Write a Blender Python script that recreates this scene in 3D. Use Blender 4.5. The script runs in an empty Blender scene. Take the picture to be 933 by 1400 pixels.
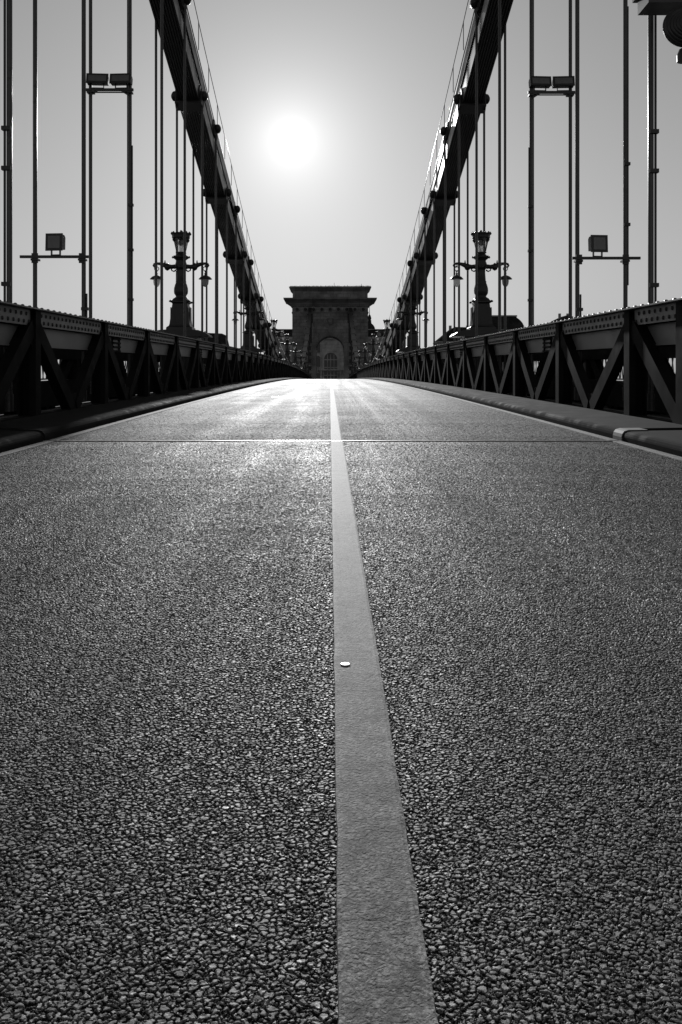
import bpy, math, random
from mathutils import Vector, Matrix
R = math.radians
random.seed(7)
S = bpy.context.scene
COL = S.collection

# ------------------------------------------------------------------ camera
F_PX = 1300.0
cam_d = bpy.data.cameras.new('camera')
cam = bpy.data.objects.new('camera', cam_d); COL.objects.link(cam)
cam.location = (-0.03, 0.0, 0.76)
cam.rotation_euler = (R(90), 0, 0)
cam_d.sensor_fit = 'AUTO'; cam_d.sensor_width = 36.0
cam_d.lens = F_PX / 1400 * 36.0
cam_d.shift_y = -(700 - 525) / 1400
cam_d.shift_x = (466.5 - 451.5) / 1400
cam_d.clip_start = 0.05; cam_d.clip_end = 20000
S.camera = cam

# ------------------------------------------------------------------ sky + sun
SUN_EL, SUN_AZ = R(14.4), R(-2.30)          # azimuth from +Y, positive towards +X
sun_dir = Vector((math.sin(SUN_AZ) * math.cos(SUN_EL), math.cos(SUN_AZ) * math.cos(SUN_EL), math.sin(SUN_EL)))
W = bpy.data.worlds.new('World'); S.world = W; W.use_nodes = True
nt = W.node_tree; nt.nodes.clear()
def wn(t, **k):
    n = nt.nodes.new(t)
    for a, b in k.items(): setattr(n, a, b)
    return n
def wmath(op, a, b=None):
    n = wn('ShaderNodeMath', operation=op)
    for i, v in enumerate((a, b)):
        if v is None: continue
        if isinstance(v, (int, float)): n.inputs[i].default_value = v
        else: nt.links.new(v, n.inputs[i])
    return n.outputs[0]
sky = wn('ShaderNodeTexSky', sky_type='NISHITA')
sky.sun_disc = False; sky.sun_elevation = SUN_EL; sky.sun_rotation = SUN_AZ
sky.air_density = 2.2; sky.dust_density = 0.12; sky.ozone_density = 1.0
bw = wn('ShaderNodeRGBToBW'); nt.links.new(sky.outputs[0], bw.inputs[0])
tc = wn('ShaderNodeTexCoord')
nrm = wn('ShaderNodeVectorMath', operation='NORMALIZE'); nt.links.new(tc.outputs['Generated'], nrm.inputs[0])
dt = wn('ShaderNodeVectorMath', operation='DOT_PRODUCT'); nt.links.new(nrm.outputs[0], dt.inputs[0]); dt.inputs[1].default_value = sun_dir
ang = wmath('MULTIPLY', wmath('ARCCOSINE', wmath('MINIMUM', dt.outputs['Value'], 1.0)), 180 / math.pi)
def expo(deg, amp): return wmath('MULTIPLY', wmath('EXPONENT', wmath('MULTIPLY', ang, -1.0 / deg)), amp)
SKY_STRENGTH = 0.057
# bright aureole that the hazy air forms round the low sun
core = wmath('MULTIPLY', wmath('EXPONENT', wmath('MULTIPLY', wmath('POWER', ang, 2.0), -1 / 0.7 ** 2)), 4.0)
SKY_GAIN, SKY_GAMMA = 1.0, 1.0
base_sky = wmath('MULTIPLY', bw.outputs[0], SKY_GAIN)
tot = wmath('ADD', base_sky, wmath('ADD', core, wmath('ADD', expo(1.9, 8.5), expo(7.0, 6.0))))
bg = wn('ShaderNodeBackground'); nt.links.new(tot, bg.inputs[0]); bg.inputs[1].default_value = SKY_STRENGTH
wo = wn('ShaderNodeOutputWorld'); nt.links.new(bg.outputs[0], wo.inputs[0])

sl = bpy.data.lights.new('sun', 'SUN'); sl.energy = 3.5; sl.angle = R(0.55); sl.color = (1, 1, 1)
so = bpy.data.objects.new('sun', sl); COL.objects.link(so)
so.rotation_euler = sun_dir.to_track_quat('Z', 'Y').to_euler(); so.location = (0, 60, 60)

S.view_settings.view_transform = 'Standard'; S.view_settings.look = 'None'
S.view_settings.gamma = 1; S.view_settings.use_curve_mapping = False; S.view_settings.exposure = 0.0
S.render.engine = 'CYCLES'
S.cycles.feature_set = 'EXPERIMENTAL'
S.cycles.dicing_rate = 1.0; S.cycles.preview_dicing_rate = 1.0; S.cycles.offscreen_dicing_scale = 6
S.cycles.max_bounces = 6
S.cycles.sample_clamp_indirect = 4.0

# ------------------------------------------------------------------ helpers
def roadz(y): return 0.0233 * y - 1.08e-4 * y * y
def slope(y): return 0.0233 - 2.16e-4 * y

class MB:
    def __init__(s): s.v = []; s.f = []; s.sm = []
    def add(s, vs, fs, smooth=False):
        o = len(s.v); s.v += [tuple(v) for v in vs]
        for f in fs: s.f.append([i + o for i in f]); s.sm.append(smooth)
        return s
    def box(s, x0, x1, y0, y1, z0, z1):
        return s.add([(x0,y0,z0),(x1,y0,z0),(x1,y1,z0),(x0,y1,z0),(x0,y0,z1),(x1,y0,z1),(x1,y1,z1),(x0,y1,z1)],
            [(3,2,1,0),(4,5,6,7),(0,1,5,4),(1,2,6,5),(2,3,7,6),(3,0,4,7)])
    def hexa(s, p):                      # 8 corners, bottom ring then top ring
        return s.add(p, [(3,2,1,0),(4,5,6,7),(0,1,5,4),(1,2,6,5),(2,3,7,6),(3,0,4,7)])
    def bar(s, a, b, w, t, up=(1,0,0)):  # rectangular bar a->b ; t along up, w across
        a = Vector(a); b = Vector(b); d = (b - a).normalized(); u = Vector(up); u = (u - d * u.dot(d)).normalized(); c = d.cross(u)
        q = [c*w/2*i + u*t/2*j for i, j in ((-1,-1),(1,-1),(1,1),(-1,1))]
        return s.hexa([a + k for k in q] + [b + k for k in q])
    def tube(s, pts, r, n=8, cap=True):
        pts = [Vector(p) for p in pts]; rings = []
        rr = r if isinstance(r, (list, tuple)) else [r] * len(pts)
        prev = None
        for i, p in enumerate(pts):
            d = (pts[min(i+1, len(pts)-1)] - pts[max(i-1, 0)]).normalized()
            ref = prev if prev is not None else (Vector((0,0,1)) if abs(d.z) < .9 else Vector((1,0,0)))
            u = (ref - d * ref.dot(d)).normalized(); c = d.cross(u); prev = u
            rings.append([p + (u*math.cos(2*math.pi*k/n) + c*math.sin(2*math.pi*k/n)) * rr[i] for k in range(n)])
        vs = [v for r_ in rings for v in r_]
        fs = [(i*n+k, i*n+(k+1)%n, (i+1)*n+(k+1)%n, (i+1)*n+k) for i in range(len(pts)-1) for k in range(n)]
        s.add(vs, fs, True)
        if cap: s.add(rings[0], [list(range(n))[::-1]]); s.add(rings[-1], [list(range(n))])
        return s
    def lathe(s, prof, n=14, c=(0,0,0), axis='z', smooth=True, square=0.0, phase=0.0, scallop=0.0, nsc=0):
        vs = []
        for r, h in prof:
            for k in range(n):
                a = 2*math.pi*(k + phase)/n
                q = r * (1 + (scallop*math.cos(nsc*a) if nsc else 0))
                x, y = q*math.cos(a), q*math.sin(a)
                vs.append((c[0]+x, c[1]+y, c[2]+h) if axis == 'z' else (c[0]+h, c[1]+x, c[2]+y))
        fs = [(i*n+k, i*n+(k+1)%n, (i+1)*n+(k+1)%n, (i+1)*n+k) for i in range(len(prof)-1) for k in range(n)]
        s.add(vs, fs, smooth)
        s.add(vs[:n], [list(range(n))[::-1]]); s.add(vs[-n:], [list(range(n))])
        return s
    def prism(s, out, lo, hi, axis='x'):   # outline of 2-D points extruded along axis
        n = len(out)
        if axis == 'x': P = lambda a, b, h: (h, a, b)
        elif axis == 'y': P = lambda a, b, h: (a, h, b)
        else: P = lambda a, b, h: (a, b, h)
        vs = [P(a, b, lo) for a, b in out] + [P(a, b, hi) for a, b in out]
        fs = [list(range(n))[::-1], [n + i for i in range(n)]] + [(i, (i+1)%n, n+(i+1)%n, n+i) for i in range(n)]
        return s.add(vs, fs)
    def mesh(s, name, mat):
        m = bpy.data.meshes.new(name); m.from_pydata(s.v, [], s.f)
        m.polygons.foreach_set('use_smooth', s.sm); m.materials.append(mat)
        m.update(); return m
    def build(s, name, mat, parent=None, loc=(0,0,0), rot=(0,0,0)):
        return link(name, s.mesh(name, mat), parent, loc, rot)
def fixn(m):
    import bmesh
    b = bmesh.new(); b.from_mesh(m); bmesh.ops.recalc_face_normals(b, faces=b.faces); b.to_mesh(m); b.free(); return m
def link(name, mesh, parent=None, loc=(0,0,0), rot=(0,0,0)):
    o = bpy.data.objects.new(name, mesh); COL.objects.link(o)
    o.location = loc; o.rotation_euler = rot
    if parent: o.parent = parent
    return o
def empty(name, loc=(0,0,0), rot=(0,0,0)):
    o = bpy.data.objects.new(name, None); o.empty_display_size = .2; COL.objects.link(o); o.location = loc; o.rotation_euler = rot; return o
def tag(o, label=None, cat=None, group=None, kind=None):
    if label: o['label'] = label
    if cat: o['category'] = cat
    if group: o['group'] = group
    if kind: o['kind'] = kind
    return o
def copy_tree(o, parent=None):
    c = o.copy(); COL.objects.link(c); c.parent = parent
    for ch in list(o.children): copy_tree(ch, c)
    return c
ORD = ['nearest', 'second', 'third', 'fourth', 'fifth', 'sixth', 'seventh', 'eighth', 'ninth', 'tenth', 'eleventh', 'twelfth', 'thirteenth',
       'fourteenth', 'fifteenth', 'sixteenth', 'seventeenth', 'eighteenth', 'nineteenth', 'twentieth']

JY, JG = 9.25, 0.020                    # expansion joint
# ------------------------------------------------------------------ materials (the photograph is monochrome: all neutral greys)
class NT:
    def __init__(s, name):
        s.m = bpy.data.materials.new(name); s.m.use_nodes = True; s.t = s.m.node_tree; s.t.nodes.clear()
        s.out = s.n('ShaderNodeOutputMaterial'); s.p = s.n('ShaderNodeBsdfPrincipled'); s.l(s.p.outputs[0], s.out.inputs['Surface'])
        s.tc = s.n('ShaderNodeTexCoord')
    def n(s, t, **k):
        n = s.t.nodes.new(t)
        for a, b in k.items(): setattr(n, a, b)
        return n
    def l(s, a, b): s.t.links.new(a, b)
    def put(s, inp, v):
        if isinstance(v, (int, float)): inp.default_value = v
        elif isinstance(v, tuple): inp.default_value = v
        else: s.l(v, inp)
    def math(s, op, a, b=None, c=None, clamp=False):
        n = s.n('ShaderNodeMath', operation=op); n.use_clamp = clamp
        for i, v in enumerate((a, b, c)):
            if v is not None: s.put(n.inputs[i], v)
        return n.outputs[0]
    def ramp(s, v, a, b, lo=0.0, hi=1.0, smooth=True):
        n = s.n('ShaderNodeMapRange', interpolation_type='SMOOTHSTEP' if smooth else 'LINEAR')
        s.put(n.inputs[0], v)
        for i, k in enumerate((a, b, lo, hi)): s.put(n.inputs[1+i], k)
        return n.outputs[0]
    def noise(s, vec, scale, detail=3, rough=.55):
        n = s.n('ShaderNodeTexNoise'); s.l(vec, n.inputs['Vector']); n.inputs['Scale'].default_value = scale
        n.inputs['Detail'].default_value = detail; n.inputs['Roughness'].default_value = rough; return n
    def voro(s, vec, scale, feature='F1', dim='2D', rnd=1.0):
        n = s.n('ShaderNodeTexVoronoi', feature=feature, voronoi_dimensions=dim); s.l(vec, n.inputs['Vector'])
        n.inputs['Scale'].default_value = scale; n.inputs['Randomness'].default_value = rnd; return n
    def grey(s, v):
        n = s.n('ShaderNodeCombineColor')
        for i in range(3): s.put(n.inputs[i], v)
        return n.outputs[0]
    def bump(s, h, strength, dist):
        n = s.n('ShaderNodeBump'); s.l(h, n.inputs['Height']); n.inputs['Strength'].default_value = strength; n.inputs['Distance'].default_value = dist
        s.l(n.outputs[0], s.p.inputs['Normal'])

def paint(name, g, rough=.45, var=.25, scale=3.0, bump=.15, bd=.002, spec=.5, bscale=60):
    k = NT(name); v = k.tc.outputs['Object']
    n1 = k.noise(v, scale, 4); n2 = k.noise(v, bscale, 3)
    k.l(k.grey(k.ramp(n1.outputs[0], .25, .75, g*(1-var), g*(1+var))), k.p.inputs['Base Color'])
    k.put(k.p.inputs['Roughness'], k.ramp(n1.outputs[0], .3, .7, rough*.85, rough*1.15))
    k.put(k.p.inputs['Specular IOR Level'], spec)
    k.bump(n2.outputs[0], bump, bd); return k.m

def aggregate(k, ob):
    """rolled stone chips: irregular flat-topped stones with near-level tops and deep gaps between them"""
    def warp(vec, scale, amp):
        n = k.noise(ob, scale, 2); w = k.n('ShaderNodeVectorMath', operation='MULTIPLY_ADD')
        k.l(n.outputs['Color'], w.inputs[0]); w.inputs[1].default_value = (amp,)*3; k.l(vec, w.inputs[2]); return w.outputs[0]
    v = warp(warp(ob, 55, .015), 250, .0068)
    c1 = k.voro(v, 100, 'F1'); c2 = k.voro(v, 160, 'F1'); c3 = k.voro(v, 300, 'F1')
    r1 = k.n('ShaderNodeSeparateColor'); k.l(c1.outputs['Color'], r1.inputs[0])
    r2 = k.n('ShaderNodeSeparateColor'); k.l(c2.outputs['Color'], r2.inputs[0])
    def dome(c, rnd, r0, r1_, p):
        rad = k.ramp(rnd, 0.0, 1.0, r0, r1_, False)
        return k.math('MAXIMUM', k.math('SUBTRACT', 1.0, k.math('POWER', k.math('DIVIDE', c.outputs['Distance'], rad), p)), 0.0)
    e1 = k.voro(v, 100, 'DISTANCE_TO_EDGE')
    inset = k.ramp(r1.outputs[0], 0.0, 1.0, .01, .17, False)
    h1 = k.math('MULTIPLY', k.ramp(k.math('SUBTRACT', e1.outputs['Distance'], inset), 0.0, .15), k.ramp(r1.outputs[1], 0.05, .45, .30, 1.0, False))
    h2 = k.math('MULTIPLY', dome(c2, r2.outputs[0], .22, .62, 4.0), k.ramp(r2.outputs[1], 0.0, 1.0, .35, .95, False))
    h3 = k.math('MULTIPLY', dome(c3, r2.outputs[2], .35, .6, 2.5), .32)
    H = k.math('MAXIMUM', k.math('MAXIMUM', h1, h2), h3)
    patch = k.noise(ob, 14, 4, .7)
    H = k.math('MAXIMUM', H, k.ramp(patch.outputs[0], .54, .76, 0.0, .50))
    fine = k.noise(ob, 480, 2); tilt = k.noise(ob, 130, 1)
    H = k.math('ADD', H, k.math('MULTIPLY', k.math('SUBTRACT', fine.outputs[0], .5), .20))
    H = k.math('ADD', H, k.math('MULTIPLY', k.math('SUBTRACT', tilt.outputs[0], .5), .50))
    return H, r1, r2
def asphalt(name, ra, rb, rc, sp):
    k = NT(name); ob = k.tc.outputs['Object']
    H, r1, r2 = aggregate(k, ob)
    big = k.noise(ob, 1.1, 5)
    st = k.n('ShaderNodeMapping'); k.l(ob, st.inputs[0]); st.inputs['Scale'].default_value = (2.2, .06, 1)
    trk = k.noise(st.outputs[0], 1.0, 4)           # wheel-polished tracks run along the road
    g = k.math('MULTIPLY_ADD', k.math('POWER', r1.outputs[2], 2.0), .16, .095)
    bare = k.ramp(H, .28, .68)
    col = k.math('MULTIPLY_ADD', bare, k.math('SUBTRACT', g, .010), .010)
    col = k.math('MULTIPLY', col, k.ramp(big.outputs[0], .3, .7, .88, 1.12))
    k.l(k.grey(col), k.p.inputs['Base Color'])
    ro = k.math('ADD', k.ramp(big.outputs[0], .1, .9, ra, rb), k.math('MULTIPLY', k.math('POWER', r2.outputs[2], .6), rc))
    k.put(k.p.inputs['Roughness'], k.math('ADD', ro, k.ramp(trk.outputs[0], .35, .65, -.03, .04)))
    k.put(k.p.inputs['Specular IOR Level'], k.ramp(bare, 0.0, 1.0, .10, sp))
    d = k.n('ShaderNodeDisplacement'); k.l(H, d.inputs['Height']); d.inputs['Midlevel'].default_value = 1.0; d.inputs['Scale'].default_value = .0026
    k.l(d.outputs[0], k.out.inputs['Displacement']); k.m.displacement_method = 'DISPLACEMENT'
    return k.m

def roadpaint(name='road_paint', gain=1.0):
    k = NT(name); ob = k.tc.outputs['Object']
    Hs, r1, r2 = aggregate(k, ob)
    n1 = k.noise(ob, 16, 6, .7); n2 = k.noise(ob, 260, 4, .8); n4 = k.noise(ob, 2.5, 3)
    st = k.n('ShaderNodeMapping'); k.l(ob, st.inputs[0]); st.inputs['Scale'].default_value = (25, 160, 1)
    n3 = k.noise(st.outputs[0], 1.0, 4)
    worn = k.ramp(n1.outputs[0], .44, .62)
    col = k.math('SUBTRACT', k.ramp(n2.outputs[0], .34, .66, .12, .40), k.math('MULTIPLY', worn, .13))
    n5 = k.noise(ob, 85, 4, .75)
    col = k.math('MULTIPLY', col, k.ramp(n5.outputs[0], .42, .58, .58, 1.30))
    sx_ = k.n('ShaderNodeSeparateXYZ'); k.l(ob, sx_.inputs[0])
    rim = k.math('ABSOLUTE', k.math('SUBTRACT', sx_.outputs[0], k.ramp(sx_.outputs[1], JY - .1, JY + .1, .037, .030)))
    if name == 'road_paint': col = k.math('MULTIPLY', col, k.ramp(rim, .036, .056, .90, 1.28))   # edges are driven over less and stay cleaner
    low = k.ramp(Hs, .20, .65, .60, 1.08)             # colour goes darker in the hollows between covered stones
    pits = k.ramp(n3.outputs[0], .60, .72); col = k.math('MULTIPLY', k.math('MULTIPLY', col, low), k.ramp(pits, 0.0, 1.0, 1.0, .5))
    col = k.math('MULTIPLY', col, k.ramp(n4.outputs[0], .3, .7, .85*gain, 1.12*gain))
    k.l(k.grey(col), k.p.inputs['Base Color'])
    k.put(k.p.inputs['Roughness'], .76); k.put(k.p.inputs['Specular IOR Level'], .22)
    H = k.math('ADD', k.math('MULTIPLY', n2.outputs[0], .35), k.math('MULTIPLY', Hs, .28))
    H = k.math('ADD', H, k.math('MULTIPLY', pits, -.2)); H = k.math('ADD', H, k.math('MULTIPLY', n1.outputs[0], .25))
    d = k.n('ShaderNodeDisplacement'); k.l(H, d.inputs['Height']); d.inputs['Midlevel'].default_value = .7; d.inputs['Scale'].default_value = .0013
    k.l(d.outputs[0], k.out.inputs['Displacement']); k.m.displacement_method = 'DISPLACEMENT'
    return k.m

def stone(name, g, bscale=(1,1), rough=.85):
    k = NT(name); ob = k.tc.outputs['Object']
    mp = k.n('ShaderNodeMapping'); k.l(ob, mp.inputs[0]); mp.inputs['Rotation'].default_value = (R(90), 0, 0)
    br = k.n('ShaderNodeTexBrick'); k.l(mp.outputs[0], br.inputs[0]); br.inputs['Scale'].default_value = 1.0
    br.inputs['Brick Width'].default_value = bscale[0]; br.inputs['Row Height'].default_value = bscale[1]; br.inputs['Mortar Size'].default_value = .025
    br.inputs['Color1'].default_value = (1,1,1,1); br.inputs['Color2'].default_value = (.72,.72,.72,1); br.inputs['Mortar'].default_value = (.35,.35,.35,1)
    n1 = k.noise(ob, .35, 6, .65)
    mx = k.math('MULTIPLY', br.outputs['Color'], k.ramp(n1.outputs[0], .3, .7, g*.6, g*1.3))
    k.l(k.grey(mx), k.p.inputs['Base Color']); k.put(k.p.inputs['Roughness'], rough); k.put(k.p.inputs['Specular IOR Level'], 0.0)
    k.bump(br.outputs['Fac'], .4, -.03); return k.m

def simple(name, g, rough=.5, metal=0.0, trans=0.0):
    k = NT(name); n1 = k.noise(k.tc.outputs['Object'], 8, 3)
    k.l(k.grey(k.ramp(n1.outputs[0], .3, .7, g*.9, g*1.1)), k.p.inputs['Base Color'])
    k.put(k.p.inputs['Roughness'], rough); k.put(k.p.inputs['Metallic'], metal); k.put(k.p.inputs['Transmission Weight'], trans)
    return k.m
def frosted():
    k = NT('frosted_glass'); t = k.n('ShaderNodeBsdfTranslucent'); t.inputs[0].default_value = (.75,.75,.75,1)
    m = k.n('ShaderNodeMixShader'); m.inputs[0].default_value = .65
    k.put(k.p.inputs['Base Color'], (.7,.7,.7,1)); k.put(k.p.inputs['Roughness'], .25)
    k.l(k.p.outputs[0], m.inputs[1]); k.l(t.outputs[0], m.inputs[2]); k.l(m.outputs[0], k.out.inputs[0]); return k.m
def pane():
    k = NT('clear_pane'); t = k.n('ShaderNodeBsdfTransparent'); t.inputs[0].default_value = (.86,.86,.86,1)
    m = k.n('ShaderNodeMixShader'); fr = k.n('ShaderNodeFresnel'); fr.inputs[0].default_value = 1.45
    g = k.n('ShaderNodeBsdfGlossy'); g.inputs['Roughness'].default_value = .08; g.inputs[0].default_value = (.9,.9,.9,1)
    k.l(fr.outputs[0], m.inputs[0]); k.l(t.outputs[0], m.inputs[1]); k.l(g.outputs[0], m.inputs[2]); k.l(m.outputs[0], k.out.inputs[0]); return k.m
def water():
    k = NT('river_water'); ob = k.tc.outputs['Object']
    n1 = k.noise(ob, .35, 4, .6); k.put(k.p.inputs['Base Color'], (.02,.02,.02,1)); k.put(k.p.inputs['Roughness'], .12); k.put(k.p.inputs['IOR'], 1.33)
    k.bump(n1.outputs[0], .6, .25); return k.m

M = dict(
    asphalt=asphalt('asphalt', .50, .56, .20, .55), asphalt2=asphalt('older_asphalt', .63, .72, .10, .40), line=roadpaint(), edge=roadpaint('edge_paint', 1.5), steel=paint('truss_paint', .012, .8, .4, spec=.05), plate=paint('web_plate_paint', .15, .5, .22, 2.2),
    chord=paint('chord_paint', .05, .4, .25, 4), rivet=paint('rivet_paint', .028, .45), chain=paint('chain_paint', .04, .42, .25, 2.0, .08),
    rod=paint('rod_paint', .05, .30, .3, 5), iron=paint('cast_iron', .022, .42), kerb=paint('kerb_coating', .022, .95, .35, 4, 0.0, .002, .03, 40),
    joint=paint('joint_steel', .30, .35), band=simple('band_metal', .16, .75), tar=simple('tar_seal', .03, .2),
    frost=frosted(), pane=pane(), bulb=simple('lamp_bulb', .6, .3), lens=simple('floodlight_lens', .14, .15),
    box=paint('box_paint', .05, .5), cable=paint('cable_rubber', .03, .45),
    stone=stone('tower_stone', .27, (1.5, .72), 1.0), stone2=stone('tower_trim', .22, (2.6, 5), 1.0), dark=simple('tower_dark', .03, .8),
    fac=stone('facade_stone', .4, (3.0, 1.2)), trim=stone('facade_trim', .42, (4, 4)), roof=stone('roof_slate', .045, (.5, .35), .95), glass=simple('window_glass', .03, .1),
    water=water(), ground=paint('street_ground', .09, .9, .2, .3), walk=paint('walkway_surface', .13, .8, .2, 2), rail=paint('railing_paint', .04, .45), concrete=paint('deck_concrete', .16, .85, .25, 1.5),
    coin=simple('white_disc', .8, .18, .6),
)

# ------------------------------------------------------------------ setting: river, bank, road
def sheet(name, mat, x0, x1, y0, y1, z, kind='structure', nx=1, ny=1):
    b = MB(); b.add([(x0,y0,z),(x1,y0,z),(x1,y1,z),(x0,y1,z)], [(0,1,2,3)])
    return tag(b.build(name, mat), kind=kind)
tag(sheet('river', M['water'], -4000, 4000, -800, 232, -9.0), 'dark rippled river water below the bridge')
gb = MB(); gb.box(-4000, 4000, 230, 6000, -14, -0.25)
tag(gb.build('ground', M['ground']), 'grey quay and street ground on the far bank', kind='structure')

JY, JG = 9.25, 0.020                    # expansion joint
def road_strip(y0, y1, xs, step, name, mat, dz=0.0):
    n = max(1, int(round((y1-y0)/step))); b = MB(); vs = []
    ys = [y0 + (y1-y0)*i/n for i in range(n+1)]
    for y in ys:
        for x in xs: vs.append((x, y, roadz(y)+dz))
    m = len(xs); fs = [(i*m+j, i*m+j+1, (i+1)*m+j+1, (i+1)*m+j) for i in range(n) for j in range(m-1)]
    b.add(vs, fs); return b.build(name, mat)
def adaptive(o):
    md = o.modifiers.new('subdivision', 'SUBSURF'); md.subdivision_type = 'SIMPLE'; md.levels = 0; md.render_levels = 0
    o.cycles.use_adaptive_subdivision = True
XS = [-3.0, -2.25, -1.5, -.75, 0, .75, 1.5, 2.25, 3.0]
r1 = road_strip(-4.0, JY-JG, XS, .75, 'road', M['asphalt']); adaptive(r1)
tag(r1, 'coarse dark asphalt roadway before the expansion joint', kind='structure')
r2 = road_strip(JY+JG, 212, XS, 2.0, 'road', M['asphalt2']); adaptive(r2)
tag(r2, 'asphalt roadway of the bridge beyond the expansion joint', kind='structure')
ra = road_strip(212, 300, [-8, 0, 8], 8, 'road', M['asphalt'], .0); tag(ra, 'asphalt street running on behind the stone tower', kind='structure')
ds = MB()                                # deck slab under road and kerbs
N = 60
ys = [-5 + 217*i/N for i in range(N+1)]
ds.add([(x, y, roadz(y)+z) for y in ys for x, z in ((-5.3,-.06),(5.3,-.06),(5.3,-.6),(-5.3,-.6))],
       [(i*4+a, i*4+(a+1)%4, i*4+4+(a+1)%4, i*4+4+a) for i in range(N) for a in range(4)])
tag(ds.build('deck_slab', M['concrete']), 'concrete deck under the roadway', kind='structure')
for sx in (-1, 1):                       # walkways
    w = MB(); w.add([(x*sx, y, roadz(y)+z) for y in ys for x, z in ((5.35,.22),(7.6,.22),(7.6,-.5),(5.35,-.5))],
       [(i*4+a, i*4+(a+1)%4, i*4+4+(a+1)%4, i*4+4+a) for i in range(N) for a in range(4)])
    o = w.build('walkway', M['walk']); fixn(o.data); tag(o, 'grey footway outside the %s truss' % ('left' if sx < 0 else 'right'), kind='structure')

# expansion joint steel edges
jb = MB()
for (a, b_, z) in ((JY-JG-.05, JY-JG+.004, .006), (JY+JG-.004, JY+JG+.018, .002)):
    jb.box(-2.84, 2.84, a, b_, roadz(JY)-.05, roadz(JY)+z)
jb.box(-2.84, 2.84, JY-JG+.006, JY+JG-.006, roadz(JY)-.05, roadz(JY)-.03)
tag(jb.build('expansion_joint', M['joint']), 'thin steel expansion joint crossing the asphalt roadway', kind='structure')

# painted lines: real thickness, slightly wobbly edges
def painted_line(name, label, xc, w, y0, y1, fine, thick=.006):
    vs = []; ys = []; y = y0
    while y < y1:
        ys.append(y); y += fine if y < 9 else (.5 if y < 60 else 2)
    ys.append(y1); rnd = random.Random(int(xc*100)+5); wl = wr = 0
    for y in ys:
        wl = wl*.7 + rnd.uniform(-.0008, .0008); wr = wr*.7 + rnd.uniform(-.0008, .0008); z = roadz(y)
        L, Rr = xc - w/2 + wl, xc + w/2 + wr
        vs += [(L, y, z-.005), (L+.0025, y, z+thick-.0015), (L+.010, y, z+thick), (Rr-.010, y, z+thick), (Rr-.0025, y, z+thick-.0015), (Rr, y, z-.005)]
    fs = [(i*6+a, i*6+a+1, i*6+6+a+1, i*6+6+a) for i in range(len(ys)-1) for a in range(5)]
    b = MB(); b.add(vs, fs); o = b.build(name, M['line'] if 'centre' in name else M['edge'])
    adaptive(o)
    return tag(o, label, kind='structure')
painted_line('centre_line', 'pale worn centre line on the near roadway', .037, .118, .4, JY-JG-.052, .02)
painted_line('centre_line', 'pale centre line beyond the expansion joint', .030, .110, JY+JG+.02, 205, .02)
for sx in (-1, 1):
    painted_line('edge_line', 'narrow pale line along the %s kerb' % ('left' if sx < 0 else 'right'), sx*2.74, .10, 3.0, JY-JG-.052, .1)
    painted_line('edge_line', 'narrow pale line along the %s kerb beyond the joint' % ('left' if sx < 0 else 'right'), sx*2.74, .10, JY+JG+.02, 205, .2)
tb = MB(); zz = roadz(22)
for i in range(1): tb.hexa([(-1.40,21.91,roadz(21.91)-.01),(-.70,21.95,roadz(21.95)-.01),(-.68,22.05,roadz(22.05)-.01),(-1.38,22.0,roadz(22.0)-.01),
    (-1.40,21.91,roadz(21.91)+.005),(-.70,21.95,roadz(21.95)+.005),(-.68,22.05,roadz(22.05)+.005),(-1.38,22.0,roadz(22.0)+.005)])
tag(tb.build('tar_seal', M['tar']), 'smooth shiny tar seal strip across the left lane', kind='structure')

# kerbs: rounded beams, in two lengths meeting at the joint
def kerb(y0, y1, sx, label, hh=.105, prof=None):
    prof = prof or [(2.805,-.05),(2.80,.045),(2.804,hh-.038),(2.816,hh-.018),(2.838,hh-.006),(2.87,hh),(3.60,hh+.012),(3.66,hh+.008),(3.66,-.05)]
    n = max(2, int((y1-y0)/1.2)); m = len(prof); vs = []
    yy = [y0 + (y1-y0)*i/n for i in range(n+1)]
    for y in yy: vs += [(sx*x, y, roadz(y)+z) for x, z in prof]
    fs = [(i*m+a, i*m+(a+1)%m, (i+1)*m+(a+1)%m, (i+1)*m+a) for i in range(n) for a in range(m)]
    b = MB(); b.add(vs, fs, False); b.add(vs[:m], [list(range(m))]); b.add(vs[-m:], [list(range(m))])
    o = b.build('kerb', M['kerb']); fixn(o.data)
    for p in o.data.polygons: p.use_smooth = False
    return tag(o, label, kind='structure')
for sx, nm in ((-1, 'left'), (1, 'right')):
    yk = JY + .22
    for i in range(9):
        kerb(yk, yk + 7.185, sx, '%s dark kerb length beyond the joint along the %s truss' % (ORD[i], nm)); yk += 7.2
    kerb(yk, 210, sx, 'dark kerb running on to the tower along the %s truss' % nm)
    kerb(-3, JY-.02, sx, 'dark kerb on the %s before the joint' % nm, .098)
    band = kerb(JY-.04, JY+.24, sx, 'bright metal sleeve joining the %s kerb lengths' % nm, .0,
        [(2.792,-.05),(2.792,.04),(2.80,.072),(2.82,.098),(2.86,.110),(3.05,.112),(3.05,.05),(3.0,-.05)])
    band.name = 'kerb_sleeve'; band.data.materials[0] = M['band'] if sx > 0 else M['kerb']

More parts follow.
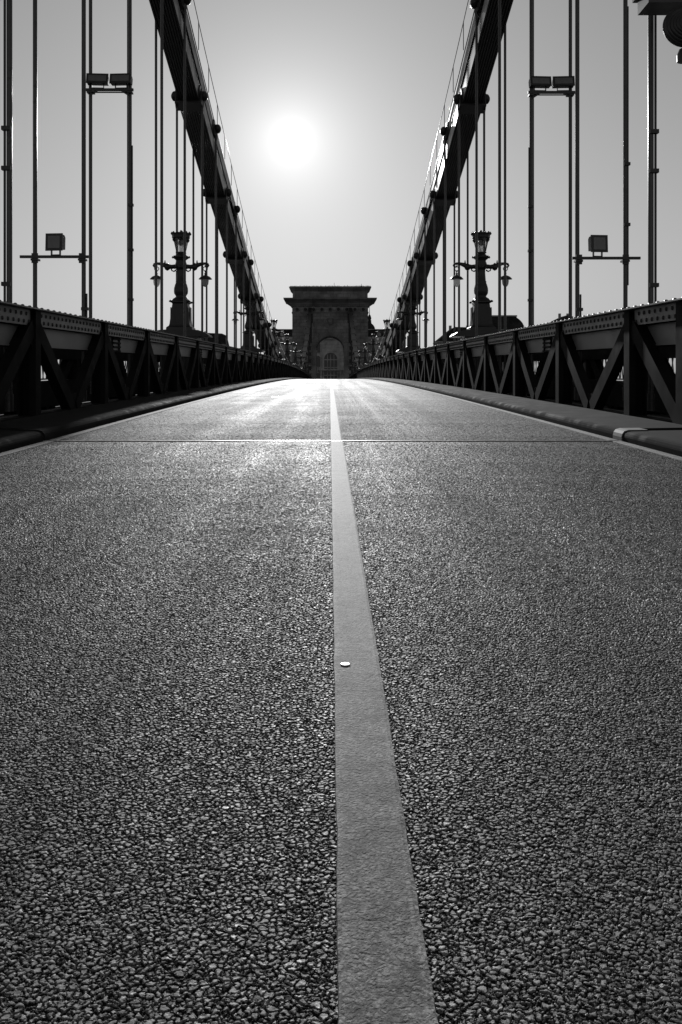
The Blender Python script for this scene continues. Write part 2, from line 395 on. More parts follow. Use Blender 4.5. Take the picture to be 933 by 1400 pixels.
# ------------------------------------------------------------------ stiffening trusses
L = 3.6
SOFF = {-1: -.05, 1: .12}              # the two sides are not set out exactly opposite
def station(k, sx=0): return L * (k + 4.33) + SOFF.get(sx, 0)
def tstation(k): return L * (k + 4.27)
K0, K1 = -3, 54
TX, TZ = .22, .03
def swept(prof, y0, y1, sx, step, mat, name, parent):
    n = max(2, int((y1-y0)/step)); m = len(prof); vs = []
    for i in range(n+1):
        y = y0 + (y1-y0)*i/n; vs += [(sx*x, y, roadz(y)+z) for x, z in prof]
    fs = [(i*m+a, i*m+(a+1)%m, (i+1)*m+(a+1)%m, (i+1)*m+a) for i in range(n) for a in range(m)]
    b = MB(); b.add(vs, fs); b.add(vs[:m], [list(range(m))]); b.add(vs[-m:], [list(range(m))])
    me = fixn(b.mesh(name, mat)); return link(name, me, parent)
def truss_meshes(sx):
    T = {}
    # post: front flange, web, back flange, batten
    b = MB(); X = lambda a, c: (min(sx*a, sx*c), max(sx*a, sx*c))
    b.box(*X(3.420,3.434), -.105, .105, .06, 1.375)
    b.box(*X(3.434,3.62), -.009, .009, .06, 1.37); b.box(*X(3.62,3.634), -.12, .12, .06, 1.37)
    b.box(*X(3.434,3.50), -.105, -.093, .06, 1.30); b.box(*X(3.434,3.50), .093, .105, .06, 1.30)
    T['post'] = fixn(b.mesh('post', M['steel']))
    # diagonals (angle sections) from post head to foot of the V
    for s_, nm in ((1, 'a'), (-1, 'b')):
        b = MB(); p0 = Vector((0, s_*.10, 1.17)); p1 = Vector((0, s_*1.71, .10)); d = (p1-p0).normalized(); c = Vector((0, -d.z, d.y))
        for x0, x1, lo, hi in ((3.440, 3.454, -.105, .105), (3.454, 3.57, .093, .105), (3.454, 3.57, -.105, -.093)):
            q = [p0 + c*lo, p0 + c*hi, p1 + c*hi, p1 + c*lo]
            b.hexa([(sx*x0, v.y, v.z) for v in q] + [(sx*x1, v.y, v.z) for v in q])
        T['diag'+nm] = fixn(b.mesh('diagonal', M['steel']))
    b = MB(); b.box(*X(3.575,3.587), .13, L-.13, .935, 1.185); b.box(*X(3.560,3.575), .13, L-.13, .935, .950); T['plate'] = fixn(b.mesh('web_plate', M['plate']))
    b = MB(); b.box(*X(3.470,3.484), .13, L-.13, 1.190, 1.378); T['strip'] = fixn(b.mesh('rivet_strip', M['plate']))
    b = MB()
    for i in range(18):
        for r_, off in ((1.235, 0), (1.325, .09)):
            y = .22 + i*.187 + off
            if y > L-.2: continue
            b.lathe([(.026, 0), (.022, -sx*.012), (.010, -sx*.019)], 7, (sx*3.470, y, r_), 'x')
    for i in range(14):
        b.lathe([(.024, 0), (.02, .012), (.008, .018)], 7, (sx*3.40, .1 + i*.26, 1.400))
    T['riv'] = fixn(b.mesh('rivet_row', M['rivet']))
    b = MB(); b.box(*X(3.558,3.570), 1.55, 1.63, .92, 1.185)
    b.box(*X(3.558,3.570), 1.02, 1.10, .92, 1.185)
    for z in (.95, 1.02, 1.09, 1.16): b.box(*X(3.536,3.558), 1.04, 1.60, z-.014, z+.014)
    T['splice'] = fixn(b.mesh('splice_ladder', M['steel']))
    b = MB(); b.prism([(-.30,.06),(.30,.06),(.30,.14),(.12,.30),(-.12,.30),(-.30,.14)], sx*3.456, sx*3.468); T['gusset'] = fixn(b.mesh('gusset', M['steel']))
    b = MB(); b.prism([(-.24,1.19),(-.24,1.06),(-.12,.92),(.12,.92),(.24,1.06),(.24,1.19)], sx*3.456, sx*3.468); T['gusset2'] = fixn(b.mesh('gusset', M['steel']))
    return T
for sx, nm in ((-1, 'left'), (1, 'right')):
    T = truss_meshes(sx)
    root = tag(empty('stiffening_truss', (sx*3.5, 0, 0)), 'dark riveted steel stiffening truss along the %s kerb' % nm, 'truss', 'trusses beside the roadway')
    def part(name, me, y):
        # shared piece placed on the cambered deck and tilted with it
        o = link(name, me, root, (-root.location.x + sx*TX, y, roadz(y) + TZ), (math.atan(slope(y + (L/2 if name in ('web_plate','rivet_strip','rivet_row','splice_ladder') else 0))), 0, 0)); return o
    y0, y1 = tstation(K0), tstation(K1)
    for nm2, prof, mat in (('top_chord', [(3.37,1.384),(3.37,1.400),(3.76,1.400),(3.76,1.384)], M['chord']),
                           ('bottom_chord', [(3.478,.0),(3.478,.09),(3.60,.09),(3.60,.0)], M['steel']),
                           ('chord_web', [(3.595,.92),(3.595,1.380),(3.66,1.380),(3.66,.92)], M['steel'])):
        o = swept(prof, y0, y1, sx, 1.2, mat, nm2, root); o.location = (-root.location.x + sx*TX, 0, TZ)
    for k in range(K0, K1+1):
        y = tstation(k); o = part('post', T['post'], y); o.rotation_euler = (0,0,0)
        part('gusset', T['gusset2'], y)
        if k == K1: break
        part('diagonal', T['diaga'], y); o = part('diagonal', T['diagb'], tstation(k+1))
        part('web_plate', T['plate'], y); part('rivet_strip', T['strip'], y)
        part('gusset', T['gusset'], y + L/2)
        if k < 12: tag(part('rivet_row', T['riv'], y), kind='stuff')
        if k % 3 == 0: part('splice_ladder', T['splice'], y)
    o = part('post', T['post'], tstation(-2) + L/2 + .02); o.rotation_euler = (0,0,0)
    # outer girder behind the hangers
    og = tag(empty('outer_girder', (sx*5.0, 0, 0)), 'plain steel girder seen through the gaps of the %s truss' % nm, 'girder', 'outer girders beside the footways')
    dx = sx*1.63
    for nm2, prof, mat in (('top_chord', [(5.04,.84),(5.04,1.30),(5.30,1.30),(5.30,.84)], M['steel']), ('bottom_chord', [(5.05,.0),(5.05,.45),(5.25,.45),(5.25,.0)], M['steel'])):
        o = swept(prof, y0, y1, sx, 2.4, mat, nm2, og); o.location = (-og.location.x, 0, 0)
    for k in range(K0, 22):
        y = tstation(k)
        for name, me, yy, rt in (('post', T['post'], y, 0), ('diagonal', T['diaga'], y, 1), ('diagonal', T['diagb'], tstation(k+1), 1)):
            o = link(name, me, og, (dx - og.location.x, yy, roadz(yy) - .13), (math.atan(slope(yy))*rt, 0, 0))
    # footway railing
    rl = tag(empty('footway_railing', (sx*7.4, 0, 0)), 'slender iron railing on the outer edge of the %s footway' % nm, 'railing', 'railings of the footways')
    for prof in ([(7.37,1.30),(7.37,1.36),(7.45,1.36),(7.45,1.30)], [(7.39,.36),(7.39,.40),(7.43,.40),(7.43,.36)]):
        o = swept(prof, y0, y1, sx, 3.6, M['rail'], 'rail', rl); o.location = (-rl.location.x, 0, 0)
    b = MB(); b.box(-.05, .05, -.05, .05, .2, 1.42); b.lathe([(.05,1.42),(.07,1.47),(.04,1.54)], 8); pm = b.mesh('railing_post', M['rail'])
    b = MB()
    for i in range(12):
        yy = .15 + i*.28
        b.bar((0, yy, .38), (0, yy+.28, 1.32), .025, .02); b.bar((.015, yy+.28, .38), (.015, yy, 1.32), .025, .02)
    lm = b.mesh('lattice', M['rail'])
    for k in range(K0, 24):
        y = tstation(k); link('railing_post', pm, rl, (0, y, roadz(y))); link('lattice', lm, rl, (0, y, roadz(y)), (math.atan(slope(y+1.8)), 0, 0))

# ------------------------------------------------------------------ suspension chains
XA, XB = 4.055, 4.85                      # inner and outer hanger planes
XC = (XA + XB) / 2
def zlow(y): return .80 + .00148 * (y - 108) ** 2
DU = .75
PL = 2 * L
def eyebar():
    n = 7; r = .33; sh = .25; out = []
    for i in range(n+1):
        a = math.pi*1.25 - math.pi*1.5*0 - (math.pi*1.25 - math.pi*.75 + 0)*0
    def arc(cx, a0, a1):
        return [(cx + r*math.cos(a0+(a1-a0)*i/n), r*math.sin(a0+(a1-a0)*i/n)) for i in range(n+1)]
    a = math.asin(sh/r)
    out = arc(0, a, 2*math.pi - a)
    out = [(x, z) for x, z in out] + [(.55, -sh+.02), (PL-.55, -sh+.02)]
    out += [(PL + r*math.cos(t), r*math.sin(t)) for t in [-(math.pi-a) + (2*(math.pi-a))*i/n for i in range(n+1)]]
    out += [(PL-.55, sh-.02), (.55, sh-.02)]
    return out
def eyebar_mesh(n, name):
    b = MB(); o = eyebar()
    for i in range(n):
        x = (i - (n-1)/2) * .074; b.prism(o, x-.024, x+.024)
    return fixn(b.mesh(name, M['chain']))
eb1 = eyebar_mesh(1, 'eyebar'); eb10 = eyebar_mesh(10, 'eyebar_bundle'); eb9 = eyebar_mesh(9, 'eyebar_bundle')
b = MB(); b.lathe([(.10,-.10),(.135,-.08),(.155,-.02),(.155,.02),(.14,.07),(.10,.10),(.05,.125)], 32, axis='x', scallop=.035, nsc=14); nutR = fixn(b.mesh('pin_nut', M['iron']))
b = MB(); b.box(-.40, .40, -.26, .26, -.36, -.305); b.box(-.42, -.375, -.24, .24, -.36, .12); b.box(.375, .42, -.24, .24, -.36, .12)
b.tube([(-.42,0,0),(.42,0,0)], .07, 10); saddle = b.mesh('pin_saddle', M['chain'])
b = MB(); b.tube([(-.42,0,0),(.42,0,0)], .07, 10); b.box(-.40,-.35,-.12,.12,-.30,.12); b.box(.35,.40,-.12,.12,-.30,.12); pinm = b.mesh('pin', M['chain'])
RODS = {}
for sx, nm in ((-1, 'left'), (1, 'right')):
    for lvl, dz, par in (('lower', 0.0, 0), ('upper', DU, 1)):
        ch = tag(empty('suspension_chain', (sx*XC, 0, 0)), '%s chain of flat steel eyebars on the %s side' % (lvl, nm), 'chain', 'suspension chains')
        ks = [k for k in range(-4, 57) if k % 2 == par]
        for j, k in enumerate(ks):
            y = station(k, sx); z = zlow(y) + dz
            if j + 1 < len(ks):
                y2 = station(ks[j+1], sx); z2 = zlow(y2) + dz
                rx = math.atan2(z2 - z, y2 - y); sc = math.hypot(z2-z, y2-y) / PL
                odd = j % 2
                if 0 <= k <= 12:
                    n = 9 if odd else 10
                    for i in range(n):
                        o = link('eyebar', eb1, ch, ((i-(n-1)/2)*.074, y, z), (rx, 0, 0)); o.scale = (1, sc, 1)
                else:
                    o = link('eyebar_bundle', eb9 if odd else eb10, ch, (0, y, z), (rx, 0, 0)); o.scale = (1, sc, 1); tag(o, kind='stuff')
            link('pin_saddle' if lvl == 'lower' else 'pin', saddle if lvl == 'lower' else pinm, ch, (0, y, z), (math.atan(2*.00148*(y-108)), 0, 0))
            for s_ in (-1, 1):
                o = link('pin_nut', nutR, ch, (s_*.45, y, z)); o.scale = (s_, 1, 1)
        if lvl == 'upper':
            # maintenance handrail on the inner edge
            b = MB(); xi = sx*(XA - .03) - sx*XC
            yy = [14 + i*1.5 for i in range(62)]
            b.tube([(xi, y, zlow(y)+DU+.95) for y in yy], .012, 6)
            b.build('handrail', M['rod'], ch)
            b = MB(); b.tube([(0,0,.1),(0,0,.95)], .012, 6); sm = b.mesh('stanchion', M['rod'])
            for i in range(40):
                y = 14.5 + i*2.4
                if y < 104: link('stanchion', sm, ch, (xi, y, zlow(y)+DU))
            b = MB(); b.tube([(xi*.8, y, zlow(y)+DU+.27) for y in yy], .016, 6); b.build('cable', M['cable'], ch)

# ------------------------------------------------------------------ hangers
def rod_mesh(h):
    b = MB(); b.tube([(0,0,0),(0,0,h)], .036, 12); b.tube([(0,0,h-.42),(0,0,h-.30),(0,0,h)], [.036,.055,.06], 10)
    b.tube([(0,0,.0),(0,0,.22)], .055, 8); return b.mesh('suspension_rod', M['rod'])
def conduit(parent, x, y, z0, z1, r=.017, clips=(), cx=0):
    b = MB(); b.tube([(x, y, z0),(x, y, z1)], r, 8)
    o = b.build('conduit', M['cable'], parent)
    for z in clips:
        c = MB(); c.box(min(cx, x)-.03, max(cx, x)+.03, y-.05, y+.02, z-.025, z+.025); c.build('conduit_clip', M['iron'], parent)
    return o
for sx, nm in ((-1, 'left'), (1, 'right')):
    i_ = {}
    for k in range(-1, 24):
        y = station(k, sx); ztop = zlow(y) + (DU if k % 2 else 0); zb = roadz(y) + .15
        if ztop < roadz(y) + 1.5: continue
        me = rod_mesh(ztop - zb)
        for pl, xp in (('inner', XA), ('outer', XB)):
            n = i_.get(pl, 0); i_[pl] = n + 1
            if k == -1 and pl == 'outer' : i_[pl] = n; continue
            o = link('suspension_rod', me, None, (sx*xp, y, zb), (0,0,0))
            tag(o, '%s round steel rod of the %s row hanging from the %s chains' % (ORD[n] if n < 20 else 'far', pl, nm) + ('' if n < 20 else ', number %d from the camera' % (n+1)), 'hanger rod', 'suspension rods')
            RODS[(sx, k, pl)] = o
    # conduits strapped to the near rods
    for (k, pl, dxx, z0, z1, clips) in ((-1, 'inner', .055*sx, .4, 12, (1.6, 3.05, 3.55)), (1, 'inner', -.045*sx, .4, 5.0, (1.9, 2.9, 3.8)), (0, 'inner', -.05*sx if sx < 0 else .05, .3, 1.75, (1.5,)), (0, 'outer', .035, 1.9, 6.5, (2.9, 3.9))):
        if (sx, k, pl) in RODS and not (pl == 'outer' and sx < 0): conduit(RODS[(sx, k, pl)], dxx, -.012, z0, z1, .016, clips)

# ------------------------------------------------------------------ floodlights on bars between rods
def floodlight(label, loc, w, h, d, tilt, rz, fins=True):
    r = tag(empty('floodlight', loc, (0, 0, rz)), label, 'floodlight', 'floodlights on the hangers')
    b = MB(); out = [(-d/2, .0), (d/2, .03), (d/2, h-.03), (d*.2, h), (-d/2, h)]
    b.prism(out, -w/2, w/2); o = b.build('housing', M['box'], r, (0, 0, .07), (R(tilt), 0, 0)); fixn(o.data)
    f = MB(); f.box(-w/2-.012, w/2+.012, -d/2-.02, -d/2, -.01, h+.012); o2 = f.build('front_frame', M['iron'], r, (0,0,.07), (R(tilt),0,0))
    f = MB(); f.box(-w/2+.03, w/2-.03, -d/2-.026, -d/2-.02, .03, h-.03); f.build('lens', M['lens'], o2)
    if fins:
        f = MB()
        for i in range(7): x = -w/2+.03 + i*(w-.06)/6; f.box(x-.006, x+.006, d/2-.02, d/2+.035, .05, h-.05)
        f.build('cooling_fins', M['iron'], r, (0,0,.07), (R(tilt),0,0))
    s = MB(); s.box(-w/2*.6, w/2*.6, -.025, .025, .0, .012); s.box(-w/2*.6, -w/2*.6+.012, -.025, .025, .012, .12); s.box(w/2*.6-.012, w/2*.6, -.025, .025, .012, .12)
    s.build('bracket', M['iron'], r); return r
def at(px, py, Y):                       # a measured spot in the photograph, as a point at depth Y
    return Vector((cam.location.x + (px - 451.5) / F_PX * Y, Y, cam.location.z + (525 - py) / F_PX * Y))
for sx, nm in ((-1, 'left'), (1, 'right')):
    # low bar at the station of rod k=0
    y = station(0, sx); z = 2.83
    r = tag(empty('mounting_bar', (sx*XC, y-.07, z)), 'short steel bar between two %s rods holding one square floodlight' % nm, 'bar', 'floodlight bars')
    b = MB(); b.box(-.62, .50, -.022, .022, -.022, .022) if sx < 0 else b.box(-.50, .62, -.022, .022, -.022, .022); b.build('bar', M['iron'], r)
    for s_ in (-1, 1):
        b = MB(); b.box(s_*.385-.06, s_*.385+.06, -.02, .12, -.06, -.03); b.box(s_*.385-.05, s_*.385+.05, .0, .03, -.10, .06); b.build('clamp', M['iron'], r)
    floodlight('square floodlight on the low bar between the %s rods' % nm, (-4.49 if sx < 0 else 4.37, y-.07, z+.024), .26, .26, .14, -3, R(6)*sx)
    # high bar between rods k=1
    y = station(1, sx); z = 6.66
    r = tag(empty('mounting_bar', (sx*XC, y-.07, z)), 'high steel bar between two %s rods holding two long floodlights' % nm, 'bar', 'floodlight bars')
    b = MB(); b.box(-.48, .48, -.025, .025, -.025, .025); b.box(-.36, .36, -.02, .02, -.06, -.045); b.build('bar', M['iron'], r)
    for s_ in (-1, 1):
        b = MB(); b.box(s_*.385-.07, s_*.385+.07, -.02, .12, -.06, -.03); b.prism([(s_*.385, -.03), (s_*.385, -.13), (s_*.23, -.03)], -.01, .0, 'y'); b.build('clamp', M['iron'], r)
    for s_ in (-1, 1):
        side = 'inner' if s_*sx < 0 else 'outer'
        floodlight('long %s floodlight of the pair on the high bar between the %s rods' % (side, nm), (sx*XC + s_*.235, y-.07, z+.027), .41, .19, .15, -14, R(-4)*s_)

# cable box with a coil, top right of the picture
p = at(872, 21, 11.6)
r = tag(empty('cable_box', (p.x, 11.2, p.z)), 'dark box with a hanging coil of cable at the top right corner', 'cable box')
b = MB(); b.box(0, .95, 0, .4, 0, .24); b.build('box', M['box'], r)
b = MB(); b.box(-.05, 1.0, -.05, .45, .17, .9); b.build('lid', M['iron'], r)
for i, (rad, dy) in enumerate(((.225,-.10),(.21,-.13),(.19,-.16),(.165,-.19),(.14,-.21),(.115,-.23),(.09,-.24))):
    b = MB(); n = 36; c = Vector((.375, dy, -.335)); b.tube([c + Vector((rad*math.cos(2*math.pi*j/n), .03*math.sin(2*math.pi*j/n), rad*math.sin(2*math.pi*j/n))) for j in range(n+1)], .021, 8, False)
    b.build('cable_loop', M['cable'], r)
b = MB(); b.lathe([(.21,-.06),(.20,.04)], 28, (0,0,0), 'z'); o = b.build('coil_drum', M['cable'], r, (.375,-.12,-.335), (R(90),0,0))
b = MB(); b.lathe([(.10,0),(.10,.08),(.075,.14),(.03,.16)], 14, (.40,-.1,-.73)); b.tube([(.40,-.1,-.60),(.40,-.1,-.50)], .04, 8); b.build('plug', M['cable'], r)

# ------------------------------------------------------------------ street lamps
def lamp_proto():
    r = empty('bridge_lamp')
    I = M['iron']
    b = MB(); b.box(-.62,.62,-.5,.5,-2.1,.0)
    b.prism([(-1.0,0),(1.0,0),(1.0,.05),(.86,.16),(.66,.24),(.46,.26),(-.46,.26),(-.66,.24),(-.86,.16),(-1.0,.05)], -.55, .55, 'y'); fixn(b.build('plinth', I, r).data)
    q = math.sqrt(2)
    b = MB(); b.lathe([(.62,.24),(.60,.36),(.50,.42),(.47,.5),(.40,1.0),(.355,1.28),(.37,1.32)], 4, phase=.5, smooth=False); o = b.build('pedestal', I, r)
    s = MB()
    for a in range(4):
        t = MB(); t.prism([(-.18,.55),(.18,.55),(.15,1.15),(-.15,1.15)], -.335, -.30, 'y')
        m = Matrix.Rotation(a*math.pi/2, 4, 'Z'); s.add([m @ Vector(v) for v in t.v], t.f)
    s.build('panel_relief', I, o)
    b = MB(); b.lathe([(.37,1.30),(.44,1.34),(.44,1.38),(.36,1.42),(.30,1.50)], 4, phase=.5, smooth=False)
    for a in range(4):
        an = a*math.pi/2 + math.pi/4; b.lathe([(.02,-.03),(.06,-.01),(.06,.03),(.02,.06)], 8, (.42*math.cos(an), .42*math.sin(an), 1.36))
    b.build('cornice', I, r)
    b = MB(); b.lathe([(.25,1.48),(.22,1.53),(.17,1.57),(.185,1.62),(.23,1.70),(.24,1.80),(.235,1.90),(.20,2.05),(.17,2.12),(.185,2.15),(.16,2.2),(.135,2.6),(.14,2.64),(.19,2.68),(.17,2.74),(.19,2.82),(.19,2.88),(.16,2.95),(.17,3.0),(.26,3.08),(.29,3.10),(.26,3.14),(.19,3.18),(.17,3.22)], 16); b.build('column', I, r)
    b = MB()
    for a in range(8):
        an = a*math.pi/4; b.lathe([(.02,-.06),(.05,-.03),(.04,.03),(.01,.06)], 6, (.21*math.cos(an), .21*math.sin(an), 2.72)); b.lathe([(.015,-.04),(.035,0),(.01,.05)], 6, (.28*math.cos(an), .28*math.sin(an), 3.11))
    tag(b.build('collar', I, r), kind='stuff')
    for s_ in (-1, 1):
        b = MB()
        pts = [(.12,2.78),(.26,2.74),(.38,2.75),(.50,2.82),(.60,2.86),(.70,2.87),(.765,2.85),(.79,2.79),(.765,2.735),(.71,2.74),(.69,2.78),(.72,2.81)]
        b.tube([(s_*x*1.17, 0, z) for x, z in pts], [.07,.085,.10,.085,.06,.05,.045,.038,.034,.03,.026,.018], 8)
        b.tube([(s_*x, 0, z) for x, z in [(.16,2.62),(.24,2.56),(.31,2.60),(.33,2.67),(.28,2.70),(.24,2.67)]], [.03,.026,.024,.022,.02,.012], 6)
        b.lathe([(.01,-.17),(.07,-.13),(.12,-.02),(.08,.06),(.01,.14)], 8, (s_*.46, 0, 2.76)); b.lathe([(.01,-.05),(.03,0),(.01,.10)], 6, (s_*.54, 0, 2.90))
        arm = b.build('arm', I, r)
        b = MB(); x = s_*.82; n = 14
        b.tube([(x + .075*math.cos(2*math.pi*j/n), 0, 2.665 + .075*math.sin(2*math.pi*j/n)) for j in range(n+1)], .014, 6, False)
        b.lathe([(.015,2.59),(.04,2.565),(.015,2.54),(.02,2.50),(.045,2.48),(.03,2.45),(.03,2.40)], 8, (x,0,0))
        b.build('hanger', I, arm)
        b = MB(); b.lathe([(.03,2.42),(.09,2.39),(.16,2.35),(.225,2.27),(.23,2.255),(.10,2.262)], 16, (x,0,0)); sh = b.build('pendant_shade', I, r)
        b = MB(); b.lathe([(.105,2.26),(.115,2.18),(.10,2.06),(.06,1.98),(.02,1.955)], 14, (x,0,0)); b.build('pendant_glass', M['frost'], sh)
    # lantern: hexagonal, wider at the top
    n = 6
    ring = lambda rad, z: [(rad*math.cos(2*math.pi*(k+.5)/n), rad*math.sin(2*math.pi*(k+.5)/n), z) for k in range(n)]
    lo, hi = ring(.155, 3.30), ring(.27, 3.86)
    b = MB(); b.lathe([(.12,3.2),(.13,3.25),(.19,3.27),(.19,3.31),(.15,3.315)], 6, phase=.5, smooth=False)
    for k in range(n):
        b.bar(lo[k], hi[k], .024, .024); b.bar(lo[k], lo[(k+1)%n], .02, .03, (0,0,1)); b.bar(hi[k], hi[(k+1)%n], .03, .03, (0,0,1))
    lf = b.build('lantern_frame', I, r)
    for k in range(n):
        p = MB(); c0 = [Vector(v) for v in (lo[k], lo[(k+1)%n], hi[(k+1)%n], hi[k])]; nn = (c0[1]-c0[0]).cross(c0[3]-c0[0]).normalized()*.002
        p.hexa([v - nn for v in c0] + [v + nn for v in c0]); p.build('pane', M['pane'], lf)
    b = MB(); b.lathe([(.285,3.84),(.305,3.87),(.30,3.92),(.31,3.99),(.335,4.03),(.29,4.05),(.22,4.06),(.08,4.10),(.02,4.12)], 12, phase=.5, smooth=False)
    for k in range(12):
        an = 2*math.pi*(k+.5)/12; b.lathe([(.03,-.05),(.05,.0),(.012,.07)], 5, (.305*math.cos(an), .305*math.sin(an), 4.03))
    b.lathe([(.02,4.1),(.04,4.14),(.01,4.18)], 8)
    for k in range(6): an = 2*math.pi*(k+.5)/6; b.lathe([(.01,-.10),(.05,-.04),(.055,.02),(.02,.05)], 6, (.25*math.cos(an), .25*math.sin(an), 3.80))
    b.build('lantern_crown', I, r)
    b = MB(); b.lathe([(.05,3.80),(.085,3.74),(.10,3.66),(.08,3.59),(.03,3.565)], 12); b.build('bulb', M['frost'], r)
    return r
lp = lamp_proto(); first = True
LAMP_Y = [28.2, 51.6, 75.0, 98.4, 121.8, 145.2, 168.6, 192.0]
for i, y in enumerate(LAMP_Y):
    for sx, nm in ((-1, 'left'), (1, 'right')):
        o = lp if first else copy_tree(lp); first = False
        o.location = (sx*4.45, y, roadz(y) + 1.58); o.scale = (.88, .88, .76)
        tag(o, '%s ornate iron street lamp on the %s parapet' % (ORD[i], nm), 'street lamp', 'lamps along the bridge')

# ------------------------------------------------------------------ far stone tower
TY = 212.0
def tower():
    z0 = roadz(TY) - 1.0
    r = tag(empty('stone_tower', (0, TY, z0)), 'massive stone gate tower with arch and heavy cornice at the bridge end', 'tower')
    def P(name, mb, mat, par=None):
        me = fixn(mb.mesh(name, mat)); o = link(name, me, par or r); o.location = (0, -TY, -z0) if par is None else (0,0,0); return o
    D0, D1 = TY, TY + 9.0
    hw, top = 8.45, 16.7; ah, cr = 3.13, 11.43; sp = cr - ah; n = 16
    # body with arched opening: outline prism pieces
    b = MB(); b.hexa([(-hw-.15,D0-.1,z0),(-ah,D0,z0),(-ah,D1,z0),(-hw-.15,D1,z0),(-hw,D0,sp),(-ah,D0,sp),(-ah,D1,sp),(-hw,D1,sp)])
    b.hexa([(ah,D0,z0),(hw+.15,D0-.1,z0),(hw+.15,D1,z0),(ah,D1,z0),(ah,D0,sp),(hw,D0,sp),(hw,D1,sp),(ah,D1,sp)])
    arc = [(-ah*math.cos(math.pi*i/n), sp + ah*math.sin(math.pi*i/n)) for i in range(n+1)]
    b.prism([(-hw,sp)] + arc + [(hw,sp),(hw,top),(-hw,top)], D0, D1, 'y')
    P('wall', b, M['stone'])
    for s_ in (-1, 1):                   # imposts and reveals
        b = MB(); b.box(min(s_*(ah-.25), s_*(ah+1.5)), max(s_*(ah-.25), s_*(ah+1.5)), D0-.25, D0-.003, sp-.45, sp); P('impost', b, M['stone2'])
        b = MB(); zz = z0
        for j in range(11):
            w = 1.5 if j % 2 else 1.1
            a, c = s_*(ah+.02), s_*(ah+w); b = MB(); b.box(min(a,c), max(a,c), D0-.16, D0-.003, zz, zz+.72); P('quoin', b, M['stone2']); zz += .80
            if zz > sp-1.1: break
    nv = 17
    for i in range(nv):                  # voussoirs
        a0 = math.pi*i/nv + .012; a1 = math.pi*(i+1)/nv - .012; ro = ah + (1.9 if i == nv//2 else (1.55 if i % 2 else 1.2))
        q = [(-(ah+.02)*math.cos(a0), sp+(ah+.02)*math.sin(a0)), (-ro*math.cos(a0), sp+ro*math.sin(a0)), (-ro*math.cos(a1), sp+ro*math.sin(a1)), (-(ah+.02)*math.cos(a1), sp+(ah+.02)*math.sin(a1))]
        b = MB(); b.prism(q, D0 - (.40 if i == nv//2 else .18), D0-.003, 'y'); P('voussoir', b, M['stone2'])
    b = MB(); b.box(-hw-.12, hw+.12, D0-.12, D1+.12, 16.55, 16.85); P('architrave', b, M['stone2'])
    b = MB(); b.box(-hw-.02, hw+.02, D0-.03, D1+.03, 16.85, 18.05); P('frieze', b, M['stone'])
    for i in range(9):
        b = MB(); b.lathe([(.62,0),(.62,-.14),(.46,-.14),(.42,-.06)], 18, (0,0,0), 'z')
        o = P('medallion', b, M['stone2']); o.rotation_euler = (R(-90),0,0); o.location = ((i-4)*1.84, -.04, 17.42-z0)
        b = MB(); b.lathe([(.36,0),(.33,-.16),(.12,-.2)], 14); o = P('rosette', b, M['dark']); o.rotation_euler = (R(-90),0,0); o.location = ((i-4)*1.84, -.05, 17.42-z0)
    for i in range(44):
        b = MB(); x = -8.6 + i*.4; b.box(x, x+.22, D0-.42, D0-.034, 18.08, 18.36); P('dentil', b, M['stone2'])
    b = MB(); cor = [(0,18.05),(.35,18.4),(.5,18.42),(.75,18.8),(1.5,19.35),(1.85,19.5),(1.9,19.85),(0,19.87)]
    rings = []
    for e, z in cor: rings.append([(-hw-e,D0-e,z),(hw+e,D0-e,z),(hw+e,D1+e,z),(-hw-e,D1+e,z)])
    vs = [v for r_ in rings for v in r_]; m = len(cor)
    b.add(vs, [(i*4+a, i*4+(a+1)%4, i*4+4+(a+1)%4, i*4+4+a) for i in range(m-1) for a in range(4)] + [(3,2,1,0), tuple(range(m*4-4, m*4))]); P('cornice', b, M['stone2'])
    b = MB(); b.box(-8.37, 8.37, D0+.1, D1-.1, 19.87, 21.5); P('attic', b, M['stone'])
    for x in (-7.2, 7.2):
        b = MB(); b.box(x-1.1, x+1.1, D0-.08, D0+.097, 19.9, 21.45); P('attic_pier', b, M['stone2'])
    b = MB(); rings = [[(-8.37-e,D0+.1-e,z),(8.37+e,D0+.1-e,z),(8.37+e,D1-.1+e,z),(-8.37-e,D1-.1+e,z)] for e, z in ((0,21.4),(.35,21.75),(.75,22.15),(.82,22.4),(.3,22.5))]
    vs = [v for r_ in rings for v in r_]; b.add(vs, [(i*4+a, i*4+(a+1)%4, i*4+4+(a+1)%4, i*4+4+a) for i in range(4) for a in range(4)] + [(3,2,1,0), (16,17,18,19)]); P('attic_cornice', b, M['stone2'])
    b = MB(); rn = random.Random(3)
    for i in range(60): x = -8.9 + i*.3; h = rn.uniform(.04,.16); b.box(x, x+.2, D0-.5, D0-.3, 22.42, 22.5+h)
    tag(P('roof_edge_tiles', b, M['stone2']), kind='stuff')
    for x, h in ((.9, .95), (3.9, .5), (7.0, .75), (-2.6, .3)): b = MB(); b.tube([(x,D0+1,22.45),(x,D0+1,22.45+h)], .04, 6); P('rooftop_rod', b, M['iron'])
    # coat of arms
    b = MB(); b.prism([(-.62,15.5),(.62,15.5),(.68,14.7),(.5,14.25),(0,14.0),(-.5,14.25),(-.68,14.7)], D0-.35, D0-.003, 'y'); sh = P('crest', b, M['stone2'])
    b = MB(); b.prism([(-.40,15.3),(.40,15.3),(.42,14.75),(0,14.3),(-.42,14.75)], D0-.42, D0-.352, 'y'); P('crest_shield', b, M['stone'])
    b = MB(); b.prism([(-1.6,14.1),(-.9,13.9),(0,13.6),(.9,13.9),(1.6,14.1),(1.0,13.5),(0,13.2),(-1.0,13.5)], D0-.25, D0-.003, 'y'); P('garland', b, M['stone2'])
